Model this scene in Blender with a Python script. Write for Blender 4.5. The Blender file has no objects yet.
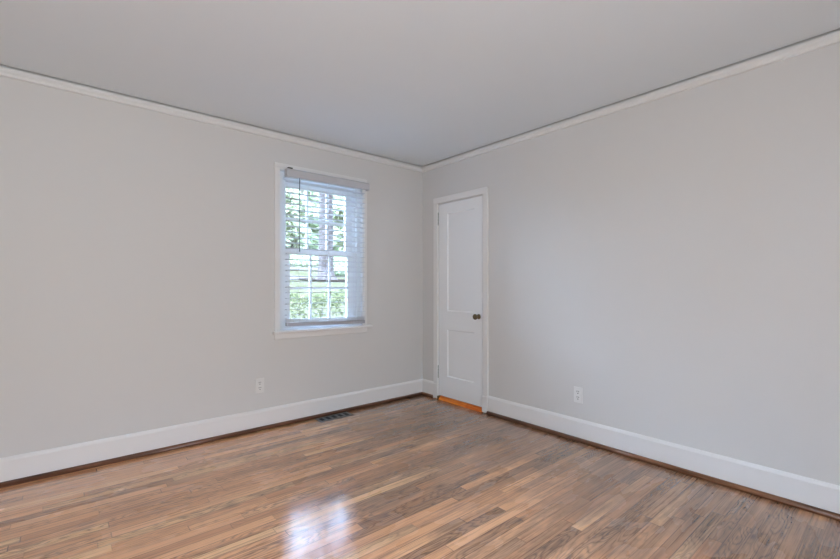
import bpy, math, random
from mathutils import Vector

random.seed(7)
S = bpy.context.scene
COL = S.collection

# ------------------------------------------------------------------ camera
CAM = (-2.9513, -3.4255, 1.1589)
YAW = 0.865948
cam_d = bpy.data.cameras.new('camera')
cam = bpy.data.objects.new('camera', cam_d)
COL.objects.link(cam)
cam.location = CAM
cam.rotation_euler = (math.pi / 2, 0, YAW - math.pi / 2)
cam_d.sensor_width = 36.0
cam_d.lens = 36.0 * 422.217 / 840.0
cam_d.shift_y = (285.834 - 279.5) / 840.0
cam_d.clip_start = 0.05
cam_d.clip_end = 400
S.camera = cam

# ------------------------------------------------------------------ colour management
S.view_settings.view_transform = 'Standard'
S.view_settings.look = 'None'
S.view_settings.gamma = 1
S.view_settings.use_curve_mapping = False
S.view_settings.exposure = 0.11
S.cycles.use_denoising = True
S.cycles.max_bounces = 10
S.cycles.diffuse_bounces = 6
S.cycles.glossy_bounces = 4
S.cycles.transparent_max_bounces = 24

# ------------------------------------------------------------------ world: bright overcast sky
world = bpy.data.worlds.new('overcast_sky')
S.world = world
world.use_nodes = True
wn = world.node_tree
wn.nodes.clear()
w_out = wn.nodes.new('ShaderNodeOutputWorld')
w_bg = wn.nodes.new('ShaderNodeBackground')
w_tc = wn.nodes.new('ShaderNodeTexCoord')
w_sep = wn.nodes.new('ShaderNodeSeparateXYZ')
w_ramp = wn.nodes.new('ShaderNodeValToRGB')
w_ramp.color_ramp.elements[0].position = 0.0
w_ramp.color_ramp.elements[0].color = (0.015, 0.0175, 0.018, 1)
w_mid = w_ramp.color_ramp.elements.new(0.22)
w_mid.color = (0.0165, 0.019, 0.0195, 1)
w_ramp.color_ramp.elements[-1].position = 0.46
w_ramp.color_ramp.elements[-1].color = (0.64, 0.88, 1.28, 1)
wn.links.new(w_tc.outputs['Generated'], w_sep.inputs[0])
wn.links.new(w_sep.outputs['Z'], w_ramp.inputs[0])
# bright lobe added low in the unseen sky to light the door wall
w_dot = wn.nodes.new('ShaderNodeVectorMath')
w_dot.operation = 'DOT_PRODUCT'
w_dot.inputs[1].default_value = (-0.86, 0.45, 0.25)
wn.links.new(w_tc.outputs['Generated'], w_dot.inputs[0])
w_glow = wn.nodes.new('ShaderNodeValToRGB')
w_glow.color_ramp.elements[0].position = 0.45
w_glow.color_ramp.elements[0].color = (0, 0, 0, 1)
w_glow.color_ramp.elements[1].position = 0.86
w_glow.color_ramp.elements[1].color = (0.42, 0.58, 0.82, 1)
wn.links.new(w_dot.outputs['Value'], w_glow.inputs[0])
w_add = wn.nodes.new('ShaderNodeMix')
w_add.data_type = 'RGBA'
w_add.blend_type = 'ADD'
w_add.inputs[0].default_value = 1.0
wn.links.new(w_ramp.outputs[0], w_add.inputs[6])
wn.links.new(w_glow.outputs[0], w_add.inputs[7])
wn.links.new(w_add.outputs[2], w_bg.inputs['Color'])
wn.links.new(w_bg.outputs[0], w_out.inputs[0])
w_bg.inputs['Strength'].default_value = 40.0


# unseen fill lamp, added just inside the back wall to brighten the room
def fill_lamp(name, loc, rot, sx, sy, watts, colour):
    d = bpy.data.lights.new(name, 'AREA')
    d.shape = 'RECTANGLE'
    d.size, d.size_y = sx, sy
    d.energy = watts
    d.color = colour
    o = bpy.data.objects.new(name, d)
    o.location = loc
    o.rotation_euler = rot
    COL.objects.link(o)
    return o


RX, RY, H = -3.95, -4.45, 2.429          # room extents and height
fill_lamp('fill_lamp_back', (-2.95, RY + 0.03, 1.15), (math.pi / 2, 0, 0), 1.6, 1.35, 45, (0.945, 1.0, 1.03))


# ------------------------------------------------------------------ node helpers
def new_mat(name):
    m = bpy.data.materials.new(name)
    m.use_nodes = True
    nt = m.node_tree
    nt.nodes.clear()
    out = nt.nodes.new('ShaderNodeOutputMaterial')
    b = nt.nodes.new('ShaderNodeBsdfPrincipled')
    nt.links.new(b.outputs[0], out.inputs[0])
    return m, nt, b


class N:
    """tiny node-graph writer"""
    def __init__(s, nt):
        s.nt = nt

    def put(s, sock, v):
        if hasattr(v, 'is_linked'):
            s.nt.links.new(v, sock)
        else:
            sock.default_value = v

    def m(s, op, a, b=0.0, c=0.0):
        n = s.nt.nodes.new('ShaderNodeMath')
        n.operation = op
        s.put(n.inputs[0], a)
        s.put(n.inputs[1], b)
        s.put(n.inputs[2], c)
        return n.outputs[0]

    def vec(s, x, y, z=0.0):
        n = s.nt.nodes.new('ShaderNodeCombineXYZ')
        s.put(n.inputs[0], x)
        s.put(n.inputs[1], y)
        s.put(n.inputs[2], z)
        return n.outputs[0]

    def obj(s):
        n = s.nt.nodes.new('ShaderNodeTexCoord')
        q = s.nt.nodes.new('ShaderNodeSeparateXYZ')
        s.nt.links.new(n.outputs['Object'], q.inputs[0])
        return n.outputs['Object'], q.outputs[0], q.outputs[1], q.outputs[2]

    def white(s, v):
        n = s.nt.nodes.new('ShaderNodeTexWhiteNoise')
        n.noise_dimensions = '3D'
        s.put(n.inputs['Vector'], v)
        return n.outputs['Value'], n.outputs['Color']

    def noise(s, v, scale=1.0, detail=2.0, rough=0.5, dist=0.0):
        n = s.nt.nodes.new('ShaderNodeTexNoise')
        s.put(n.inputs['Vector'], v)
        n.inputs['Scale'].default_value = scale
        n.inputs['Detail'].default_value = detail
        n.inputs['Roughness'].default_value = rough
        n.inputs['Distortion'].default_value = dist
        return n.outputs[0]

    def ramp(s, f, stops, interp='LINEAR'):
        n = s.nt.nodes.new('ShaderNodeValToRGB')
        r = n.color_ramp
        r.interpolation = interp
        while len(r.elements) < len(stops):
            r.elements.new(0.5)
        for e, (p, c) in zip(r.elements, stops):
            e.position = p
            e.color = c if len(c) == 4 else (*c, 1)
        s.put(n.inputs[0], f)
        return n.outputs[0]

    def mix(s, f, a, b, mode='MIX'):
        n = s.nt.nodes.new('ShaderNodeMix')
        n.data_type = 'RGBA'
        n.blend_type = mode
        s.put(n.inputs[0], f)
        s.put(n.inputs[6], a if hasattr(a, 'is_linked') else (*a[:3], 1))
        s.put(n.inputs[7], b if hasattr(b, 'is_linked') else (*b[:3], 1))
        return n.outputs[2]

    def bump(s, h, strength, dist):
        n = s.nt.nodes.new('ShaderNodeBump')
        n.inputs['Strength'].default_value = strength
        n.inputs['Distance'].default_value = dist
        s.put(n.inputs['Height'], h)
        return n.outputs[0]


def srgb(r, g, b):
    def f(c):
        c /= 255.0
        return c / 12.92 if c <= 0.04045 else ((c + 0.055) / 1.055) ** 2.4
    return (f(r), f(g), f(b))


def paint(name, col, rough=0.6, spec=0.3, bump=0.0, scale=120):
    m, nt, b = new_mat(name)
    g = N(nt)
    o, x, y, z = g.obj()
    n = g.noise(o, 1.3, 3)
    c = g.mix(n, tuple(k * 0.985 for k in col), tuple(min(1, k * 1.015) for k in col))
    g.put(b.inputs['Base Color'], c)
    b.inputs['Roughness'].default_value = rough
    b.inputs['Specular IOR Level'].default_value = spec
    if bump:
        g.put(b.inputs['Normal'], g.bump(g.noise(o, scale, 3), bump, 0.002))
    return m


def metal(name, col, rough=0.35, metallic=1.0):
    m, nt, b = new_mat(name)
    g = N(nt)
    o, x, y, z = g.obj()
    n = g.noise(o, 60, 3)
    g.put(b.inputs['Base Color'], g.mix(n, tuple(k * 0.8 for k in col), col))
    b.inputs['Metallic'].default_value = metallic
    b.inputs['Roughness'].default_value = rough
    return m


M_WALL = paint('wall_paint', (0.69, 0.685, 0.675), 0.75, 0.25, 0.05, 160)
M_CEIL = paint('ceiling_paint', (0.77, 0.83, 0.875), 0.9, 0.1, 0.05, 120)
M_TRIM = paint('trim_paint', (0.82, 0.815, 0.81), 0.42, 0.4)
M_CROWN = paint('crown_paint', (0.77, 0.775, 0.77), 0.5, 0.3)
M_DOOR = paint('door_paint', (0.88, 0.905, 0.925), 0.4, 0.4)
M_VINYL = paint('window_vinyl', (0.78, 0.81, 0.83), 0.4, 0.4)
M_BLIND = paint('blind_white', (0.68, 0.70, 0.74), 0.45, 0.4)
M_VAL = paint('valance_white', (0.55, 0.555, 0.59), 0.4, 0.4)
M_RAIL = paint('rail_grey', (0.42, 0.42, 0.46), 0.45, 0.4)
M_CORD = paint('cord_white', (0.7, 0.72, 0.74), 0.8, 0.2)
M_PLATE = paint('outlet_plastic', (0.80, 0.80, 0.79), 0.35, 0.4)
M_DARK = paint('dark_slot', (0.02, 0.02, 0.022), 0.6, 0.2)
M_BRASS = metal('aged_brass', (0.20, 0.15, 0.085), 0.30)
M_HINGE = metal('painted_hinge', (0.40, 0.395, 0.385), 0.5, 0.4)
M_WAND = paint('grey_wand', (0.13, 0.165, 0.18), 0.25, 0.5)
M_VENT = metal('vent_grey_metal', (0.19, 0.20, 0.205), 0.45, 0.3)
M_PAN = paint('vent_shadow', (0.012, 0.013, 0.016), 0.7, 0.2)


def floor_material():
    m, nt, b = new_mat('oak_strip_floor')
    g = N(nt)
    o, x, y, z = g.obj()
    W = 0.0572
    yr = g.m('DIVIDE', y, W)
    row = g.m('FLOOR', yr)
    fy = g.m('SUBTRACT', yr, row)
    r1, _ = g.white(g.vec(row, 3.7, 1.0))
    r2, _ = g.white(g.vec(row, 9.1, 5.0))
    L = g.m('ADD', g.m('MULTIPLY', r2, 0.75), 0.45)
    xo = g.m('DIVIDE', g.m('ADD', x, g.m('MULTIPLY', r1, 11.0)), L)
    colm = g.m('FLOOR', xo)
    fx = g.m('SUBTRACT', xo, colm)
    v1, c1 = g.white(g.vec(row, colm, 2.0))
    v2, _ = g.white(g.vec(colm, row, 8.0))
    v3, _ = g.white(g.vec(row, colm, 13.0))
    # plank tone
    base = g.ramp(v1, [(0.0, srgb(200, 142, 102)), (0.25, srgb(226, 166, 120)), (0.6, srgb(240, 180, 133)),
                       (0.85, srgb(247, 190, 142)), (1.0, srgb(252, 204, 152))])
    off = g.m('MULTIPLY', v2, 37.0)
    # fine pores and grain streaks running along the board
    gr = g.noise(g.vec(g.m('ADD', g.m('MULTIPLY', x, 3.2), off), g.m('MULTIPLY', y, 170.0), off), 1.0, 4, 0.7)
    gr2 = g.noise(g.vec(g.m('ADD', g.m('MULTIPLY', x, 1.6), off), g.m('MULTIPLY', y, 55.0), off), 1.0, 3, 0.6, 0.4)
    gs = g.m('ADD', g.m('MULTIPLY', gr, 0.55), g.m('MULTIPLY', gr2, 0.45))
    streak = g.mix(g.ramp(gs, [(0.39, (0.7, 0.7, 0.7)), (0.51, (0, 0, 0))]), base, srgb(140, 95, 68))
    # cathedral figure, as growth-ring contours
    cn = g.noise(g.vec(g.m('ADD', g.m('MULTIPLY', x, 2.2), off), g.m('MULTIPLY', y, 13.0), off), 1.0, 2.0, 0.45)
    ring = g.m('PINGPONG', g.m('MULTIPLY', cn, 15.0), 0.5)
    rm = g.ramp(ring, [(0.0, (1, 1, 1)), (0.14, (0.5, 0.5, 0.5)), (0.36, (0, 0, 0))])
    cath = g.m('MULTIPLY', rm, g.ramp(v3, [(0.3, (0, 0, 0)), (0.8, (0.9, 0.9, 0.9))]))
    cath = g.m('MULTIPLY', cath, g.ramp(gr, [(0.3, (1, 1, 1)), (0.65, (0.45, 0.45, 0.45))]))
    col = g.mix(cath, streak, srgb(80, 56, 42))
    # blotchy brown-grey stain, per board and across boards, heavier towards the door wall
    bl = g.noise(g.vec(g.m('MULTIPLY', x, 1.5), g.m('MULTIPLY', y, 3.0), 4.0), 1.0, 4, 0.65, 0.0)
    bl2 = g.noise(g.vec(g.m('ADD', g.m('MULTIPLY', x, 2.4), off), g.m('MULTIPLY', y, 9.0), off), 1.0, 4, 0.7)
    right = g.m('MULTIPLY', g.ramp(g.m('ADD', g.m('MULTIPLY', x, 0.56), 1.22), [(0.0, (0, 0, 0)), (1.0, (1, 1, 1))]), 0.31)
    bsum = g.m('ADD', g.m('ADD', g.m('MULTIPLY', bl, 0.5), g.m('MULTIPLY', bl2, 0.5)), right)
    bsum = g.m('ADD', bsum, g.m('MULTIPLY', g.m('SUBTRACT', v3, 0.5), 0.20))
    bsum = g.m('ADD', bsum, g.m('MULTIPLY', g.m('SUBTRACT', gr, 0.5), 0.22))
    bf = g.ramp(bsum, [(0.57, (0, 0, 0)), (0.68, (0.6, 0.6, 0.6)), (0.82, (0.92, 0.92, 0.92))])
    stain = g.mix(g.ramp(gs, [(0.36, (0, 0, 0)), (0.62, (1, 1, 1))]), srgb(92, 70, 55), srgb(180, 138, 108))
    stain = g.mix(cath, stain, srgb(62, 50, 44))
    col = g.mix(bf, col, stain)
    # joints
    ey = g.m('MINIMUM', fy, g.m('SUBTRACT', 1.0, fy))
    ex = g.m('MULTIPLY', g.m('MINIMUM', fx, g.m('SUBTRACT', 1.0, fx)), g.m('DIVIDE', L, W))
    e = g.m('MINIMUM', ey, ex)
    jn = g.noise(g.vec(g.m('MULTIPLY', x, 1.7), g.m('MULTIPLY', row, 3.3), 0.0), 1.0, 3)
    jl = g.ramp(e, [(0.0, (1, 1, 1)), (0.028, (0.7, 0.7, 0.7)), (0.05, (0, 0, 0))])
    jm = g.m('MULTIPLY', jl, g.ramp(jn, [(0.42, (0.22, 0.22, 0.22)), (0.66, (0.95, 0.95, 0.95))]))
    col = g.mix(jm, col, srgb(46, 34, 30))
    # knots
    vo = nt.nodes.new('ShaderNodeTexVoronoi')
    g.put(vo.inputs['Vector'], g.vec(g.m('MULTIPLY', x, 1.6), g.m('MULTIPLY', y, 4.0), 0))
    vo.inputs['Scale'].default_value = 1.0
    kn = g.ramp(vo.outputs['Distance'], [(0.0, (0.85, 0.85, 0.85)), (0.05, (0.4, 0.4, 0.4)), (0.11, (0, 0, 0))])
    col = g.mix(kn, col, srgb(70, 52, 44))
    g.put(b.inputs['Base Color'], col)
    rr = g.noise(g.vec(g.m('MULTIPLY', x, 2.0), g.m('MULTIPLY', y, 5.0), 0), 1.0, 4)
    g.put(b.inputs['Roughness'], g.ramp(rr, [(0.3, (0.22, 0.22, 0.22)), (0.7, (0.32, 0.32, 0.32))]))
    b.inputs['IOR'].default_value = 1.5
    b.inputs['Specular IOR Level'].default_value = 0.2
    b.inputs['Coat Weight'].default_value = 1.0
    b.inputs['Coat IOR'].default_value = 1.68
    b.inputs['Coat Roughness'].default_value = 0.15
    hgt = g.m('SUBTRACT', g.m('MULTIPLY', gr, 0.5), jl)
    nb_ = g.bump(hgt, 0.12, 0.002)
    g.put(b.inputs['Normal'], nb_)
    g.put(b.inputs['Coat Normal'], g.bump(hgt, 0.06, 0.002))
    return m


M_FLOOR = floor_material()


def stained(name, light, dark, rough=0.3, sx=3.0, sy=60.0, axis='x'):
    m, nt, b = new_mat(name)
    g = N(nt)
    o, x, y, z = g.obj()
    if axis == 'y':
        x, y = y, x
    n = g.noise(g.vec(g.m('MULTIPLY', x, sx), g.m('MULTIPLY', y, sy), g.m('MULTIPLY', z, sy)), 1.0, 4, 0.6)
    g.put(b.inputs['Base Color'], g.ramp(n, [(0.32, dark), (0.66, light)]))
    b.inputs['Roughness'].default_value = rough
    return m


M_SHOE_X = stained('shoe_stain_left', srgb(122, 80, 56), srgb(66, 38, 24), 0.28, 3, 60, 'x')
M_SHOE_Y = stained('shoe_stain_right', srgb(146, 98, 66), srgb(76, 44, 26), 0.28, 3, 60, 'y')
M_THRESH = stained('orange_varnish', srgb(250, 150, 50), srgb(196, 84, 14), 0.3, 5.5, 26, 'y')


def glass_material():
    m = bpy.data.materials.new('window_glass')
    m.use_nodes = True
    nt = m.node_tree
    nt.nodes.clear()
    out = nt.nodes.new('ShaderNodeOutputMaterial')
    mx = nt.nodes.new('ShaderNodeMixShader')
    tr = nt.nodes.new('ShaderNodeBsdfTransparent')
    tr.inputs[0].default_value = (0.98, 0.99, 0.99, 1)
    gl = nt.nodes.new('ShaderNodeBsdfGlossy')
    gl.inputs['Roughness'].default_value = 0.02
    fr = nt.nodes.new('ShaderNodeFresnel')
    fr.inputs[0].default_value = 1.5
    nt.links.new(fr.outputs[0], mx.inputs[0])
    nt.links.new(tr.outputs[0], mx.inputs[1])
    nt.links.new(gl.outputs[0], mx.inputs[2])
    nt.links.new(mx.outputs[0], out.inputs[0])
    return m


M_GLASS = glass_material()


def leafy(name, a, b_, c):
    m, nt, b = new_mat(name)
    g = N(nt)
    o, x, y, z = g.obj()
    n = g.noise(o, 3.0, 3, 0.7)
    w, _ = g.white(g.vec(g.m('FLOOR', g.m('MULTIPLY', x, 16)), g.m('FLOOR', g.m('MULTIPLY', y, 16)), g.m('FLOOR', g.m('MULTIPLY', z, 16))))
    f = g.m('ADD', g.m('MULTIPLY', n, 0.6), g.m('MULTIPLY', w, 0.4))
    g.put(b.inputs['Base Color'], g.ramp(f, [(0.25, a), (0.5, b_), (0.75, c)]))
    b.inputs['Roughness'].default_value = 0.8
    b.inputs['Specular IOR Level'].default_value = 0.03
    out = [n_ for n_ in nt.nodes if n_.type == 'OUTPUT_MATERIAL'][0]
    tl = nt.nodes.new('ShaderNodeBsdfTranslucent')
    mx = nt.nodes.new('ShaderNodeMixShader')
    mx.inputs[0].default_value = 0.55
    nt.links.new(b.inputs['Base Color'].links[0].from_socket, tl.inputs[0])
    nt.links.new(b.outputs[0], mx.inputs[1])
    nt.links.new(tl.outputs[0], mx.inputs[2])
    nt.links.new(mx.outputs[0], out.inputs[0])
    return m


M_HEDGE = leafy('hedge_leaves', (0.030, 0.034, 0.015), (0.075, 0.080, 0.036), (0.15, 0.15, 0.072))
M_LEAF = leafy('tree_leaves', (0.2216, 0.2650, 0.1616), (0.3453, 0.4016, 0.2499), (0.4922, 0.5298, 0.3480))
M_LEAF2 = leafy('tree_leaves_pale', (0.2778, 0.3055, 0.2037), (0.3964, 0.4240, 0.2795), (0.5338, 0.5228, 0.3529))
M_BARK = stained('grey_bark', (0.060, 0.048, 0.043), (0.026, 0.020, 0.018), 0.95, 6, 6)
M_BARK.node_tree.nodes['Principled BSDF'].inputs['Specular IOR Level'].default_value = 0.05


def ground_mat(name, a, b_, scale):
    m, nt, b = new_mat(name)
    g = N(nt)
    o, x, y, z = g.obj()
    n = g.noise(o, scale, 5, 0.7)
    g.put(b.inputs['Base Color'], g.ramp(n, [(0.3, a), (0.7, b_)]))
    b.inputs['Roughness'].default_value = 0.95
    b.inputs['Specular IOR Level'].default_value = 0.0
    return m


M_GRASS = ground_mat('lawn_grass', (0.026, 0.0255, 0.0135), (0.044, 0.041, 0.024), 1.2)
M_ROAD = ground_mat('pale_driveway', (0.044, 0.038, 0.034), (0.052, 0.046, 0.042), 2.0)
M_MULCH = ground_mat('tree_mulch', (0.016, 0.012, 0.009), (0.024, 0.018, 0.015), 3.0)


# ------------------------------------------------------------------ mesh helpers
def origin_of(o):
    v = Vector((0, 0, 0))
    while o is not None:
        v += o.location
        o = o.parent
    return v


class MB:
    """collects world-space geometry and links it as ONE mesh object"""
    def __init__(s):
        s.v, s.f, s.sm = [], [], []

    def face(s, pts, smooth=False):
        i = len(s.v)
        s.v += [tuple(p) for p in pts]
        s.f.append(tuple(range(i, i + len(pts))))
        s.sm.append(smooth)

    def box(s, x0, x1, y0, y1, z0, z1):
        x0, x1 = sorted((x0, x1)); y0, y1 = sorted((y0, y1)); z0, z1 = sorted((z0, z1))
        i = len(s.v)
        s.v += [(x0, y0, z0), (x1, y0, z0), (x1, y1, z0), (x0, y1, z0), (x0, y0, z1), (x1, y0, z1), (x1, y1, z1), (x0, y1, z1)]
        for q in ((0, 3, 2, 1), (4, 5, 6, 7), (0, 1, 5, 4), (1, 2, 6, 5), (2, 3, 7, 6), (3, 0, 4, 7)):
            s.f.append(tuple(i + k for k in q)); s.sm.append(False)
        return s

    def sweep(s, profile, a, b, up=(0, 0, 1), out=(0, -1, 0), smooth=False):
        """closed profile [(out, up)...] swept from a to b"""
        a, b, up, out = Vector(a), Vector(b), Vector(up), Vector(out)
        n = len(profile)
        i = len(s.v)
        for base in (a, b):
            for (p, q) in profile:
                s.v.append(tuple(base + out * p + up * q))
        for k in range(n):
            s.f.append((i + k, i + (k + 1) % n, i + n + (k + 1) % n, i + n + k)); s.sm.append(smooth)
        s.f.append(tuple(i + k for k in reversed(range(n)))); s.sm.append(False)
        s.f.append(tuple(i + n + k for k in range(n))); s.sm.append(False)
        return s

    def lathe(s, c, axis, prof, n=20, smooth=True):
        """prof [(distance along axis, radius)...]"""
        c, ax = Vector(c), Vector(axis).normalized()
        u = ax.orthogonal().normalized()
        w = ax.cross(u)
        i = len(s.v)
        for (d, r) in prof:
            for k in range(n):
                t = 2 * math.pi * k / n
                s.v.append(tuple(c + ax * d + (u * math.cos(t) + w * math.sin(t)) * r))
        for j in range(len(prof) - 1):
            for k in range(n):
                k2 = (k + 1) % n
                s.f.append((i + j * n + k, i + j * n + k2, i + (j + 1) * n + k2, i + (j + 1) * n + k)); s.sm.append(smooth)
        s.f.append(tuple(i + k for k in reversed(range(n)))); s.sm.append(False)
        s.f.append(tuple(i + (len(prof) - 1) * n + k for k in range(n))); s.sm.append(False)
        return s

    def build(s, name, mat, parent=None, bevel=0.0, smooth_all=False):
        me = bpy.data.meshes.new(name)
        off = origin_of(parent) if parent else Vector((0, 0, 0))
        me.from_pydata([tuple(Vector(v) - off) for v in s.v], [], s.f)
        for p, q in zip(me.polygons, s.sm):
            p.use_smooth = q or smooth_all
        me.update()
        me.materials.append(mat)
        o = bpy.data.objects.new(name, me)
        COL.objects.link(o)
        if parent:
            o.parent = parent
        if bevel:
            bv = o.modifiers.new('bevel', 'BEVEL')
            bv.width = bevel
            bv.segments = 2
            bv.limit_method = 'ANGLE'
        return o


def tag(o, label=None, cat=None, group=None, kind=None):
    if label: o['label'] = label
    if cat: o['category'] = cat
    if group: o['group'] = group
    if kind: o['kind'] = kind
    return o


def empty(name, loc, label=None, cat=None, group=None, kind=None):
    o = bpy.data.objects.new(name, None)
    o.location = loc
    o.empty_display_size = 0.1
    COL.objects.link(o)
    return tag(o, label, cat, group, kind)


# ------------------------------------------------------------------ room shell
T = 0.14
WX0, WX1, WZ0, WZ1 = -1.575, -0.742, 0.76, 2.135       # window opening in the left wall
DY0, DY1, DZ1 = -0.865, -0.225, 2.015                  # door opening in the right wall

mb = MB()
mb.box(RX - T, WX0, 0, T, -0.1, H + 0.1)
mb.box(WX1, T, 0, T, -0.1, H + 0.1)
mb.box(WX0, WX1, 0, T, -0.1, WZ0)
mb.box(WX0, WX1, 0, T, WZ1, H + 0.1)
tag(mb.build('wall_left', M_WALL), 'pale grey wall holding the blinded window', 'wall', kind='structure')

mb = MB()
mb.box(0, T, DY1, 0, -0.1, H + 0.1)
mb.box(0, T, RY - T, DY0, -0.1, H + 0.1)
mb.box(0, T, DY0, DY1, DZ1, H + 0.1)
tag(mb.build('wall_right', M_WALL), 'pale grey wall holding the narrow white closet door', 'wall', kind='structure')

mb = MB()
a0, a1, z0, z1 = -2.90, -2.40, 0.95, 1.85
mb.box(RX - T, a0, RY - T, RY, -0.1, H + 0.1)
mb.box(a1, T, RY - T, RY, -0.1, H + 0.1)
mb.box(a0, a1, RY - T, RY, -0.1, z0)
mb.box(a0, a1, RY - T, RY, z1, H + 0.1)
tag(mb.build('wall_back', M_WALL), 'pale grey wall behind the viewer', 'wall', kind='structure')

mb = MB().box(RX - T, RX, RY, 0, -0.1, H + 0.1)
tag(mb.build('wall_side', M_WALL), 'pale grey wall facing the closet door', 'wall', kind='structure')

tag(MB().box(RX - T, T, RY - T, T, -0.1, 0.0).build('floor', M_FLOOR),
    'glossy oak strip floor with blotchy brown and grey stain', 'floor', kind='structure')
mb = MB()
mb.box(RX - T, -0.027, RY - T, -0.027, H, H + 0.02)     # stops just short of the walls: an open joint above the crown strip
mb.box(RX - T, T, RY - T, T, H + 0.10, H + 0.16)
tag(mb.build('ceiling', M_CEIL),
    'smooth flat pale grey ceiling', 'ceiling', kind='structure')

# closet behind the door: closed box
mb = MB()
mb.box(T, 0.9, -1.3, -1.2, -0.1, H + 0.1)
mb.box(T, 0.9, 0.04, 0.14, -0.1, H + 0.1)
mb.box(0.8, 0.9, -1.2, 0.04, -0.1, H + 0.1)
mb.box(T, 0.8, -1.2, 0.04, H, H + 0.1)
mb.box(T, 0.8, -1.2, 0.04, -0.1, 0.0)
tag(mb.build('wall_closet', M_WALL), 'closet interior behind the white door', 'wall', kind='structure')

# ------------------------------------------------------------------ crown trim (flat strip with a dark gap above it)
CROWN = [(0.0, 0.0), (0.010, 0.0), (0.014, 0.004), (0.016, 0.016), (0.0225, 0.027), (0.0225, 0.047), (0.021, 0.049), (0.0, 0.049)]
CZ = 2.3705
tag(MB().sweep(CROWN, (RX, 0, CZ), (0, 0, CZ)).build('trim_1', M_CROWN),
    'narrow white crown strip along the top of the window wall', 'crown trim', kind='structure')
tag(MB().sweep(CROWN, (0, 0, CZ), (0, RY, CZ), out=(-1, 0, 0)).build('trim_2', M_CROWN),
    'narrow white crown strip along the top of the door wall', 'crown trim', kind='structure')

# ------------------------------------------------------------------ baseboards with stained shoe moulding
BASE = [(0.0, 0.0), (0.016, 0.0), (0.016, 0.146), (0.012, 0.156), (0.006, 0.165), (0.0, 0.165)]
SH = [(0.0, 0.003), (0.0, 0.030)] + [(0.019 * math.sin(t), 0.012 + 0.018 * math.cos(t)) for t in (0.35, 0.7, 1.05, 1.35, 1.57)] + [(0.019, 0.003)]
SHOE = [(p + 0.016, q) for p, q in SH]


def baseboard(name, label, a, b, out, mat):
    o = MB().sweep(BASE, a, b, out=out).build(name, M_TRIM)
    tag(o, label, 'baseboard', kind='structure')
    q = MB().sweep(SHOE, a, b, out=out, smooth=True).build('shoe_moulding', mat, o)
    tag(q, 'dark brown stained shoe moulding')
    return o


baseboard('baseboard_left', 'tall white baseboard under the window', (RX, 0, 0), (0, 0, 0), (0, -1, 0), M_SHOE_X)
baseboard('baseboard_right', 'tall white baseboard running from the closet door past the outlet', (0, -0.918, 0), (0, RY, 0), (-1, 0, 0), M_SHOE_Y)
baseboard('baseboard_corner', 'short white baseboard between the room corner and the closet door', (0, 0, 0), (0, -0.186, 0), (-1, 0, 0), M_SHOE_Y)

# ------------------------------------------------------------------ window
win = empty('window_1', (-1.158, 0, WZ0), 'white six over six sash window behind the horizontal blind', 'window', kind='structure')
# casing
mb = MB()
cw = 0.045
CAS = [(0.0, 0.0), (0.018, 0.0), (0.020, 0.003), (0.020, 0.030), (0.015, 0.034), (0.013, cw), (0.0, cw)]
mb.sweep(CAS, (WX0 - cw + 0.005, 0, 0.785), (WX0 - cw + 0.005, 0, 2.130), up=(1, 0, 0))
mb.sweep(CAS, (WX1 + cw - 0.021, 0, 0.785), (WX1 + cw - 0.021, 0, 2.130), up=(-1, 0, 0))
mb.sweep(CAS, (WX0 - cw + 0.005, 0, 2.175), (WX1 + cw - 0.021, 0, 2.175), up=(0, 0, -1))
mb.build('casing', M_TRIM, win)
# stool and apron
STOOL = [(-0.03, -0.022), (0.046, -0.022), (0.052, -0.016), (0.052, -0.006), (0.046, 0.0), (-0.03, 0.0)]
mb = MB()
mb.sweep(STOOL, (-1.630, 0, 0.785), (-0.676, 0, 0.785))
mb.build('stool', M_TRIM, win)
AP = [(0.0, 0.0), (0.012, 0.0), (0.016, 0.006), (0.016, 0.048), (0.0, 0.048)]
MB().sweep(AP, (-1.615, 0, 0.715), (-0.714, 0, 0.715)).build('apron', M_TRIM, win)
# jamb liner and vinyl frame
mb = MB()
mb.box(WX0, WX0 + 0.012, 0, T + 0.02, 0.785, WZ1)
mb.box(WX1 - 0.012, WX1, 0, T + 0.02, 0.785, WZ1)
mb.box(WX0, WX1, 0, T + 0.02, WZ1 - 0.012, WZ1)
mb.box(WX0, WX1, 0.03, T + 0.05, WZ0, 0.785)
mb.build('jamb', M_VINYL, win)
mb = MB()
fl, fr = WX0 + 0.012, WX1 - 0.012
for (x0, x1) in ((fl, fl + 0.048), (fr - 0.048, fr)):
    mb.box(x0, x1, 0.112, 0.155, 0.785, WZ1 - 0.012)
for (x0, x1) in ((fl, fl + 0.030), (fr - 0.030, fr)):
    mb.box(x0, x1, 0.055, 0.112, 0.785, WZ1 - 0.012)
for (x0, x1) in ((fl, fl + 0.040), (fr - 0.040, fr)):
    mb.box(x0, x1, 0.040, 0.056, 0.785, WZ1 - 0.012)
    mb.box(x0, x1, 0.098, 0.112, 0.785, WZ1 - 0.012)
mb.box(fl, fr, 0.0385, 0.1565, WZ1 - 0.055, WZ1 - 0.012)
mb.box(fl, fr, 0.0385, 0.1565, 0.785, 0.795)
mb.build('frame', M_VINYL, win, 0.002)


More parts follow.
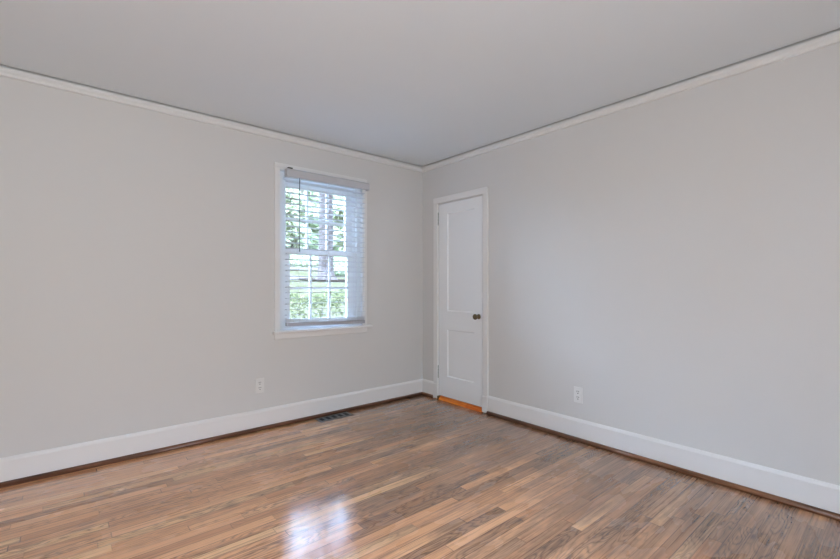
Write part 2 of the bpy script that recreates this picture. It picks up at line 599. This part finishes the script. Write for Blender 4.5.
def sash(name, y0, y1, x0, x1, z0, z1, gx0, gx1, gz0, gz1, label):
    o = MB()
    o.box(x0, gx0, y0, y1, z0, z1)
    o.box(gx1, x1, y0, y1, z0, z1)
    o.box(gx0, gx1, y0, y1, z0, gz0)
    o.box(gx0, gx1, y0, y1, gz1, z1)
    s_ = o.build(name, M_VINYL, win, 0.003)
    tag(s_, label)
    yc = (y0 + y1) / 2
    q = MB()
    for k in (1, 2):
        xm = gx0 + (gx1 - gx0) * k / 3 + 0.008
        q.box(xm - 0.009, xm + 0.009, yc - 0.008, yc + 0.008, gz0, gz1)
    zm = (gz0 + gz1) / 2
    q.box(gx0, gx1, yc - 0.0075, yc + 0.0075, zm - 0.009, zm + 0.009)
    q.build('muntin_grid', M_VINYL, s_)
    MB().box(gx0, gx1, yc - 0.002, yc + 0.002, gz0, gz1).build('glass_pane', M_GLASS, s_)
    return s_


sash('lower_sash', 0.060, 0.095, fl + 0.032, fr - 0.032, 0.797, 1.477, -1.453, -0.886, 0.842, 1.433, 'lower sash of six panes')
sash('upper_sash', 0.115, 0.150, fl + 0.050, fr - 0.050, 1.437, 2.078, -1.466, -0.872, 1.480, 2.018, 'upper sash of six panes')
M_SCREEN = bpy.data.materials.new('insect_mesh')
M_SCREEN.use_nodes = True
nt_ = M_SCREEN.node_tree
nt_.nodes.clear()
so = nt_.nodes.new('ShaderNodeOutputMaterial')
sm_ = nt_.nodes.new('ShaderNodeMixShader')
sm_.inputs[0].default_value = 0.09
st = nt_.nodes.new('ShaderNodeBsdfTransparent')
sd = nt_.nodes.new('ShaderNodeBsdfDiffuse')
sd.inputs[0].default_value = (0.10, 0.105, 0.11, 1)
nt_.links.new(st.outputs[0], sm_.inputs[1])
nt_.links.new(sd.outputs[0], sm_.inputs[2])
nt_.links.new(sm_.outputs[0], so.inputs[0])
q = MB()
q.face([(fl + 0.02, 0.158, 0.79), (fr - 0.02, 0.158, 0.79), (fr - 0.02, 0.158, WZ1 - 0.03), (fl + 0.02, 0.158, WZ1 - 0.03)])
q.build('insect_screen', M_SCREEN, win)
# sash lock on the meeting rail
mb = MB()
mb.box(-1.20, -1.14, 0.066, 0.092, 1.477, 1.483)
mb.lathe((-1.17, 0.079, 1.483), (0, 0, 1), [(0, 0.012), (0.01, 0.011), (0.012, 0.006)], 14)
mb.build('sash_lock', M_VINYL, win)

# ------------------------------------------------------------------ venetian blind
bl = empty('venetian_blind', (-1.14, -0.03, 2.13), 'white horizontal slat blind hung open in front of the window', 'blind')
BX0, BX1 = -1.527, -0.760
mb = MB()
VP = [(0.0, 0.0), (0.006, 0.0), (0.010, 0.010), (0.010, 0.058), (0.005, 0.064), (0.0, 0.068), (-0.004, 0.068), (-0.004, 0.0)]
mb.sweep(VP, (-1.535, -0.066, 2.062), (-0.728, -0.066, 2.062))
mb.box(-1.535, -1.527, -0.0615, -0.0205, 2.063, 2.128)
mb.box(-0.736, -0.728, -0.0615, -0.0205, 2.063, 2.128)
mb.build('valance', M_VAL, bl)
MB().box(BX0 + 0.002, BX1 - 0.002, -0.058, -0.021, 2.072, 2.118).build('head_rail', M_BLIND, bl, 0.002)
mb = MB()
mb.box(-1.522, -1.484, -0.070, -0.040, 2.1300, 2.1395)
tag(mb.build('mounting_clip', M_DARK, bl), 'small dark clip on the valance top')

SY0, SY1 = -0.052, -0.014
slat_prof = []
for k in range(7):
    t = k / 6
    slat_prof.append((SY0 + (SY1 - SY0) * t, 0.0010 * math.sin(math.pi * t) + 0.0032 * (0.5 - t)))
ns = 25
z_top, z_bot = 2.030, 0.915
proto_mesh = None
for i in range(ns):
    z = z_top + (z_bot - z_top) * i / (ns - 1)
    if proto_mesh is None:
        mb = MB()
        up = [(-(yy), zz + 0.0017 + z) for yy, zz in slat_prof]
        dn = [(-(yy), zz - 0.0017 + z) for yy, zz in reversed(slat_prof)]
        mb.sweep(up + dn, (BX0, 0, 0), (BX1, 0, 0))
        proto_mesh = mb.build('slat', M_BLIND, bl)
        slat_z0 = z
    else:
        c = proto_mesh.copy()
        COL.objects.link(c)
        c.parent = bl
        c.location = (0, 0, z - slat_z0)
# stacked slats and bottom rail, hanging a little lower at the right
TILT = -0.018


def tilted(z0, z1, y0, y1):
    q = MB()
    q.box(BX0, BX1, y0, y1, 0, 1)
    q.v = [(x, y, (z0 if zz < 0.5 else z1) + TILT * (x - BX0) / (BX1 - BX0)) for x, y, zz in q.v]
    return q


for k in range(5):
    z = 0.8555 + 0.0068 * k
    tilted(z, z + 0.0032, SY0, SY1).build('slat', M_BLIND, bl)
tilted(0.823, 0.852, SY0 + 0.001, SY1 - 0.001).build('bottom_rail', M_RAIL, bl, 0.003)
for x in (-1.42, -1.145, -0.865):
    q = MB()
    for y in (SY0 - 0.002, SY1 + 0.002):
        q.box(x - 0.0009, x + 0.0009, y - 0.0009, y + 0.0009, 0.850, 2.073)
    q.build('ladder_cord', M_CORD, bl)
q = MB()
q.lathe((-1.424, -0.070, 1.445), (0, 0, 1), [(0, 0.0045), (0.012, 0.0055), (0.03, 0.0045), (0.60, 0.0042), (0.615, 0.003), (0.625, 0.003)], 8)
tag(q.build('tilt_wand', M_WAND, bl), 'thin grey tilt wand')

# ------------------------------------------------------------------ closet door
dr = empty('door_1', (0, -0.545, 0), 'narrow white two panel closet door beside the room corner', 'door', kind='structure')
mb = MB()
cwd = 0.059
CD = [(0.0, 0.0), (0.016, 0.0), (0.018, 0.003), (0.018, cwd - 0.004), (0.014, cwd), (0.0, cwd)]
mb.sweep(CD, (0, -0.190, 0.155), (0, -0.190, 1.999), up=(0, -1, 0), out=(-1, 0, 0))
mb.sweep(CD, (0, -0.915, 0.155), (0, -0.915, 1.999), up=(0, 1, 0), out=(-1, 0, 0))
mb.sweep(CD, (0, -0.190, 2.058), (0, -0.915, 2.058), up=(0, 0, -1), out=(-1, 0, 0))
mb.build('casing', M_TRIM, dr)
for (y0, y1) in ((-0.186, -0.250), (-0.852, -0.918)):
    MB().box(-0.022, 0, y0, y1, 0.010, 0.155).build('plinth_block', M_TRIM, dr, 0.003)
mb = MB()
mb.box(0, T, DY0, DY0 + 0.02, 0, DZ1)
mb.box(0, T, DY1 - 0.02, DY1, 0, DZ1)
mb.box(0, T, DY0, DY1, DZ1 - 0.02, DZ1)
mb.box(0.045, 0.058, DY0 + 0.02, DY0 + 0.032, 0, DZ1 - 0.02)
mb.box(0.045, 0.058, DY1 - 0.032, DY1 - 0.02, 0, DZ1 - 0.02)
mb.build('jamb', M_TRIM, dr)

LY0, LY1, LZ0, LZ1 = -0.8395, -0.249, 0.042, 1.989
FX, BXX = 0.003, 0.038
PY0, PY1 = -0.738, -0.373
panels = [(0.247, 0.720), (0.905, 1.888)]
mb = MB()
mb.box(FX, BXX, LY0, PY0, LZ0, LZ1)
mb.box(FX, BXX, PY1, LY1, LZ0, LZ1)
mb.box(FX, BXX, PY0, PY1, LZ0, panels[0][0])
mb.box(FX, BXX, PY0, PY1, panels[0][1], panels[1][0])
mb.box(FX, BXX, PY0, PY1, panels[1][1], LZ1)
for (a, c) in panels:
    d, e = 0.009, 0.011
    yi0, yi1, ai, ci = PY0 + d, PY1 - d, a + d, c - d
    xr = FX + e
    A = [(FX, PY0, a), (FX, PY1, a), (FX, PY1, c), (FX, PY0, c)]
    Bq = [(xr, yi0, ai), (xr, yi1, ai), (xr, yi1, ci), (xr, yi0, ci)]
    for k in range(4):
        k2 = (k + 1) % 4
        mb.face([A[k], A[k2], Bq[k2], Bq[k]])
    mb.face([Bq[0], Bq[1], Bq[2], Bq[3]])
    mb.box(xr + 0.002, BXX - 0.006, PY0, PY1, a, c)
leaf = mb.build('door_leaf', M_DOOR, dr)
q = MB()
q.lathe((FX, -0.795, 0.873), (-1, 0, 0), [(0, 0.024), (0.004, 0.024), (0.007, 0.020), (0.009, 0.011), (0.028, 0.010), (0.034, 0.015),
                                          (0.040, 0.023), (0.048, 0.0265), (0.056, 0.026), (0.063, 0.020), (0.066, 0.010), (0.067, 0.002)], 24)
tag(q.build('door_knob', M_BRASS, leaf), 'aged brass knob on a round rosette')
for zc in (1.845, 0.282):
    q = MB()
    q.lathe((-0.004, -0.2465, zc - 0.06), (0, 0, 1), [(0, 0.0055), (0.12, 0.0055)], 10)
    for k in range(4):
        q.lathe((-0.004, -0.2465, zc - 0.052 + k * 0.03), (0, 0, 1), [(0, 0.0065), (0.018, 0.0065)], 10)
    q.lathe((-0.004, -0.2465, zc - 0.066), (0, 0, 1), [(0, 0.003), (0.003, 0.0065), (0.006, 0.0065)], 10)
    q.lathe((-0.004, -0.2465, zc + 0.06), (0, 0, 1), [(0, 0.0065), (0.003, 0.0065), (0.007, 0.002)], 10)
    tag(q.build('hinge', M_HINGE, leaf), 'partly painted hinge knuckle')
TH = [(-0.10, 0.0), (0.020, 0.0), (0.021, 0.006), (-0.004, 0.034), (-0.10, 0.034)]
q = MB().sweep(TH, (0, -0.2455, 0), (0, -0.8445, 0), out=(-1, 0, 0))
th = q.build('threshold', M_THRESH, dr)
tag(th, 'bright orange varnished wood threshold')
q = MB()
q.box(-0.0245, 0.01, -0.2545, -0.272, 0.0, 0.036)
tag(q.build('corner_plate', metal('olive_brass', (0.24, 0.20, 0.12), 0.4), dr), 'small brassy plate at the left end of the threshold')


# ------------------------------------------------------------------ outlets (one of each kind, then copied)
def make_outlet():
    root = empty('wall_outlet', (0, 0, 0), cat='outlet', group='duplex wall outlets')
    q = MB()
    P = [(0.0, 0.0), (0.003, 0.0), (0.006, 0.003), (0.006, 0.069), (0.003, 0.072), (0.0, 0.072)]
    q.sweep(P, (0, 0, -0.0585), (0, 0, 0.0585), up=(1, 0, 0), out=(0, -1, 0))
    q.v = [(x - 0.036, y, z) for x, y, z in q.v]
    q.build('cover_plate', M_PLATE, root, 0.0015)
    for zc in (0.021, -0.021):
        r = MB()
        pr = []
        for k in range(24):
            t = 2 * math.pi * k / 24
            pr.append((max(-0.0165, min(0.0165, 0.0195 * math.cos(t))), zc + 0.0165 * math.sin(t)))
        i0 = [(x, -0.006, z) for x, z in pr]
        i1 = [(x, -0.009, z) for x, z in pr]
        r.face(list(reversed(i1)) if False else i1)
        for k in range(24):
            k2 = (k + 1) % 24
            r.face([i0[k], i0[k2], i1[k2], i1[k]])
        f = r.build('receptacle', M_PLATE, root)
        sl = MB()
        sl.box(-0.0085, -0.0050, -0.0098, -0.0088, zc + 0.001, zc + 0.011)
        sl.box(0.0050, 0.0085, -0.0098, -0.0088, zc + 0.002, zc + 0.010)
        sl.lathe((0, -0.0088, zc - 0.0085), (0, -1, 0), [(0, 0.0035), (0.001, 0.0035)], 12)
        tag(sl.build('slots', M_DARK, f), 'dark plug slots')
    q = MB()
    q.lathe((0, -0.006, 0), (0, -1, 0), [(0, 0.0035), (0.0012, 0.003)], 10)
    q.build('screw', M_PLATE, root)
    return root


ol = make_outlet()
ol['label'] = 'white duplex outlet on the window wall below the window'


def copy_tree(o, parent=None):
    c = o.copy()
    COL.objects.link(c)
    c.parent = parent
    for ch in list(o.children):
        copy_tree(ch, c)
    return c


orr = copy_tree(ol)
ol.location = (-1.733, 0, 0.356)
orr.location = (0, -1.787, 0.343)
orr.rotation_euler = (0, 0, -math.pi / 2)
orr['label'] = 'white duplex outlet on the door wall right of the closet door'

# ------------------------------------------------------------------ floor register
VX0, VX1, VY0, VY1 = -1.272, -0.955, -0.150, -0.040
rg = empty('floor_register', ((VX0 + VX1) / 2, (VY0 + VY1) / 2, 0), 'dark grey metal floor vent by the baseboard under the window', 'floor vent')
q = MB()
fz = 0.005
b_ = 0.016
q.box(VX0, VX1, VY0, VY0 + b_, 0.0005, fz)
q.box(VX0, VX1, VY1 - b_, VY1, 0.0005, fz)
nb = 5
sw = (VX1 - VX0 - 0.020) / nb
q.box(VX0, VX0 + 0.012, VY0, VY1, 0.0005, fz)
q.box(VX1 - 0.012, VX1, VY0, VY1, 0.0005, fz)
q.build('frame', M_VENT, rg, 0.0015)
for k in range(nb + 1):
    xc = VX0 + 0.010 + sw * k
    MB().box(xc - 0.0115, xc + 0.0115, VY0 + b_, VY1 - b_, 0.0015, fz - 0.0005).build('louver_bar', M_VENT, rg)
q = MB()
q.box(VX0 + 0.012, VX1 - 0.012, VY0 + b_, VY1 - b_, 0.0003, 0.0012)
tag(q.build('pan', M_PAN, rg), 'black openings between the louvers')

# ------------------------------------------------------------------ outdoors, seen through the window
PROF = [(-0.0, -0.45), (2.6, -0.10), (5.0, 0.55), (8.0, 1.12), (14.0, 1.40), (20.0, 1.95), (30.0, 2.9), (60.0, 5.0), (110.0, 7.5)]


def gz(y):
    y = y - 0.2
    for (a, za), (b, zb) in zip(PROF, PROF[1:]):
        if y <= b:
            return za + (zb - za) * max(0.0, y - a) / (b - a)
    return PROF[-1][1]


def terrain(name, mat, xs, ys, lift=0.0):
    q = MB()
    for xa, xb in zip(xs, xs[1:]):
        for ya, yb in zip(ys, ys[1:]):
            q.face([(xa, ya, gz(ya) + lift), (xb, ya, gz(ya) + lift), (xb, yb, gz(yb) + lift), (xa, yb, gz(yb) + lift)])
    return q.build(name, mat)


tag(terrain('lawn', M_GRASS, [-30, -10, 0, 6, 15, 30, 80], [0.2, 2.8, 5.2, 8.2, 14.2, 20.2, 30.2, 60.2, 110.2]),
    'sloping pale green lawn outside the window', 'lawn', kind='structure')
# driveway: strip climbing the lawn left of the tree
q = MB()
ctr = [(-14, 15.6), (2, 16.0), (5.0, 16.6), (6.1, 17.0)]
for (xa, ya), (xb, yb) in zip(ctr, ctr[1:]):
    q.face([(xa, ya - 2.3, gz(ya - 2.3) + 0.03), (xb, yb - 2.3, gz(yb - 2.3) + 0.03), (xb, yb + 2.3, gz(yb + 2.3) + 0.03), (xa, ya + 2.3, gz(ya + 2.3) + 0.03)])
tag(q.build('driveway', M_ROAD), 'pale driveway crossing the lawn left of the tree trunk', 'driveway', kind='structure')
q = MB()
ctr = [(-14, 24.5), (20, 24.5), (50, 26)]
for (xa, ya), (xb, yb) in zip(ctr, ctr[1:]):
    q.face([(xa, ya - 1.6, gz(ya - 1.6) + 0.03), (xb, yb - 1.6, gz(yb - 1.6) + 0.03), (xb, yb + 1.6, gz(yb + 1.6) + 0.03), (xa, ya + 1.6, gz(ya + 1.6) + 0.03)])
tag(q.build('street', M_ROAD), 'pale street beyond the big tree', 'street', kind='structure')


def leaf_cloud(q, c, r, n, size, rnd, shell=0.55):
    for _ in range(n):
        d = Vector((rnd.gauss(0, 1), rnd.gauss(0, 1), rnd.gauss(0, 1))).normalized()
        rr = shell + (1 - shell) * rnd.random() ** 0.6
        p = Vector((c[0] + d.x * r[0] * rr, c[1] + d.y * r[1] * rr, c[2] + d.z * r[2] * rr))
        a = Vector((rnd.gauss(0, 1), rnd.gauss(0, 1), rnd.gauss(0, 1))).normalized()
        b = a.orthogonal().normalized()
        s_ = size * (0.6 + 0.8 * rnd.random())
        q.face([p - a * s_, p + b * s_ * 0.5, p + a * s_, p - b * s_ * 0.5])


def trunk(q, base, top, r0, r1, flare=1.6, n=14, rnd=random):
    base, top = Vector(base), Vector(top)
    ax = top - base
    L = ax.length
    q.lathe(tuple(base), tuple(ax), [(-0.2, r0 * flare * 1.2), (0.0, r0 * flare), (0.12, r0 * flare * 0.86), (0.35, r0 * 1.12), (0.8, r0),
                                     (L * 0.5, (r0 + r1) / 2), (L, r1)], n)


# hedge
rnd = random.Random(3)
hd = empty('hedge', (1.0, 2.2, gz(2.2)), 'leafy green hedge close outside the lower window panes', 'hedge')
q = MB()
for k in range(9500):
    x = rnd.uniform(-2.2, 3.6)
    y = rnd.uniform(1.55, 2.75)
    zt = 1.045 + 0.035 * math.sin(x * 5.1) + 0.03 * math.sin(x * 11.3 + y * 4)
    if rnd.random() < 0.55:
        y = 1.55 + abs(rnd.gauss(0, 0.06))
        z = rnd.uniform(-0.25, zt)
    else:
        z = zt - abs(rnd.gauss(0, 0.07))
    a = Vector((rnd.gauss(0, 1), rnd.gauss(0, 1), rnd.gauss(0, 1))).normalized()
    b = a.orthogonal().normalized()
    s_ = 0.034 * (0.6 + 0.8 * rnd.random())
    p = Vector((x, y, z))
    q.face([p - a * s_, p + b * s_ * 0.5, p + a * s_, p - b * s_ * 0.5])
q.build('foliage', M_HEDGE, hd)
q = MB()
for k in range(12):
    x = -2.0 + k * 0.48
    trunk(q, (x, 2.15, gz(2.15) - 0.02), (x + rnd.uniform(-.1, .1), 2.15, 0.85), 0.02, 0.01, 1.2, 7)
q.build('stem', M_BARK, hd)

# the big tree on the lawn
bt = empty('big_tree', (6.25, 14.0, gz(14.0)), 'thick grey tree trunk rising from the lawn in the middle of the window', 'tree')
q = MB()
trunk(q, (6.25, 14.0, gz(14.0) - 0.05), (6.35, 14.2, 16.0), 0.34, 0.20, 1.75, 18)
for (dx, dy, z0, z1, r) in ((2.2, 0.5, 9.8, 12.8, 0.12), (-2.3, -0.6, 10.6, 13.6, 0.11), (0.6, 2.2, 11.5, 14.5, 0.10), (-0.8, -2.0, 12.2, 15.0, 0.09)):
    trunk(q, (5.88, 14.4, z0), (5.88 + dx, 14.4 + dy, z1), r, r * 0.5, 1.1, 9)
q.build('trunk', M_BARK, bt, smooth_all=False)
q = MB()
for k in range(10):
    t = k * 0.7
    leaf_cloud(q, (5.9 + 2.6 * math.cos(t * 2.1), 14.4 + 2.4 * math.sin(t * 1.7), 13.0 + 0.45 * k), (1.6, 1.6, 1.1), 260, 0.16, rnd)
q.build('crown', M_LEAF, bt)
q = MB()
cx_, cy_ = 6.25, 14.0
ring = [(cx_ + 1.25 * math.cos(2 * math.pi * k / 20), cy_ + 1.05 * math.sin(2 * math.pi * k / 20)) for k in range(20)]
q.face([(x, y, gz(y) + 0.05) for x, y in ring])
q.build('mulch_ring', M_MULCH, bt)


def tree(x, y, h, r, mat, label, seed, n=4200, size=0.26):
    rn = random.Random(seed)
    g0 = gz(y)
    o = empty('tree', (x, y, g0), label, 'tree', 'trees beyond the lawn')
    t_ = MB()
    trunk(t_, (x, y, g0 - 0.1), (x + rn.uniform(-.3, .3), y, g0 + h * 0.7), 0.2, 0.08, 1.4, 9)
    t_.build('trunk', M_BARK, o)
    t_ = MB()
    nc = 9
    for k in range(nc):
        zz = g0 + h * (0.16 + 0.74 * (k + 0.5) / nc)
        ra = r * (1.0 - 0.45 * abs((k / (nc - 1)) * 2 - 0.7))
        leaf_cloud(t_, (x + rn.uniform(-.6, .6) * r, y + rn.uniform(-.5, .5) * r, zz), (ra * 0.75, ra * 0.75, h * 0.13), n // nc, size, rn, 0.3)
    t_.build('crown', mat, o)
    return o


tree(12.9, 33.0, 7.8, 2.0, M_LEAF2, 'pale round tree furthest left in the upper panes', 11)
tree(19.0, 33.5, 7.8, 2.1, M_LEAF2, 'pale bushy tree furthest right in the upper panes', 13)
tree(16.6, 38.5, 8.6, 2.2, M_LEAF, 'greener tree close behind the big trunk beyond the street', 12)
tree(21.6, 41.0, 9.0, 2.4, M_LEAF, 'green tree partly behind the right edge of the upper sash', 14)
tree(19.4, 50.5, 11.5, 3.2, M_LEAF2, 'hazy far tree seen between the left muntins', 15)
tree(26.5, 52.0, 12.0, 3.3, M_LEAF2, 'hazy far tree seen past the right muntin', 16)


def bush(x, y, r, label, seed):
    rn = random.Random(seed)
    o = empty('bush', (x, y, gz(y)), label, 'bush', 'bushes along the street')
    t_ = MB()
    leaf_cloud(t_, (x, y, gz(y) + r * 0.55), (r * 1.25, r, r * 0.6), 700, 0.13, rn, 0.4)
    t_.build('foliage', M_LEAF, o)
    t_ = MB()
    trunk(t_, (x, y, gz(y) - 0.05), (x, y, gz(y) + r * 0.6), 0.05, 0.03, 1.2, 7)
    t_.build('stem', M_BARK, o)


bush(11.2, 27.2, 1.25, 'low dark bush left of the big trunk just below the meeting rail', 21)
bush(15.1, 27.4, 1.1, 'low dark bush right of the big trunk across the street', 22)
bush(8.75, 17.2, 0.5, 'small rounded bush right beside the big trunk', 23)
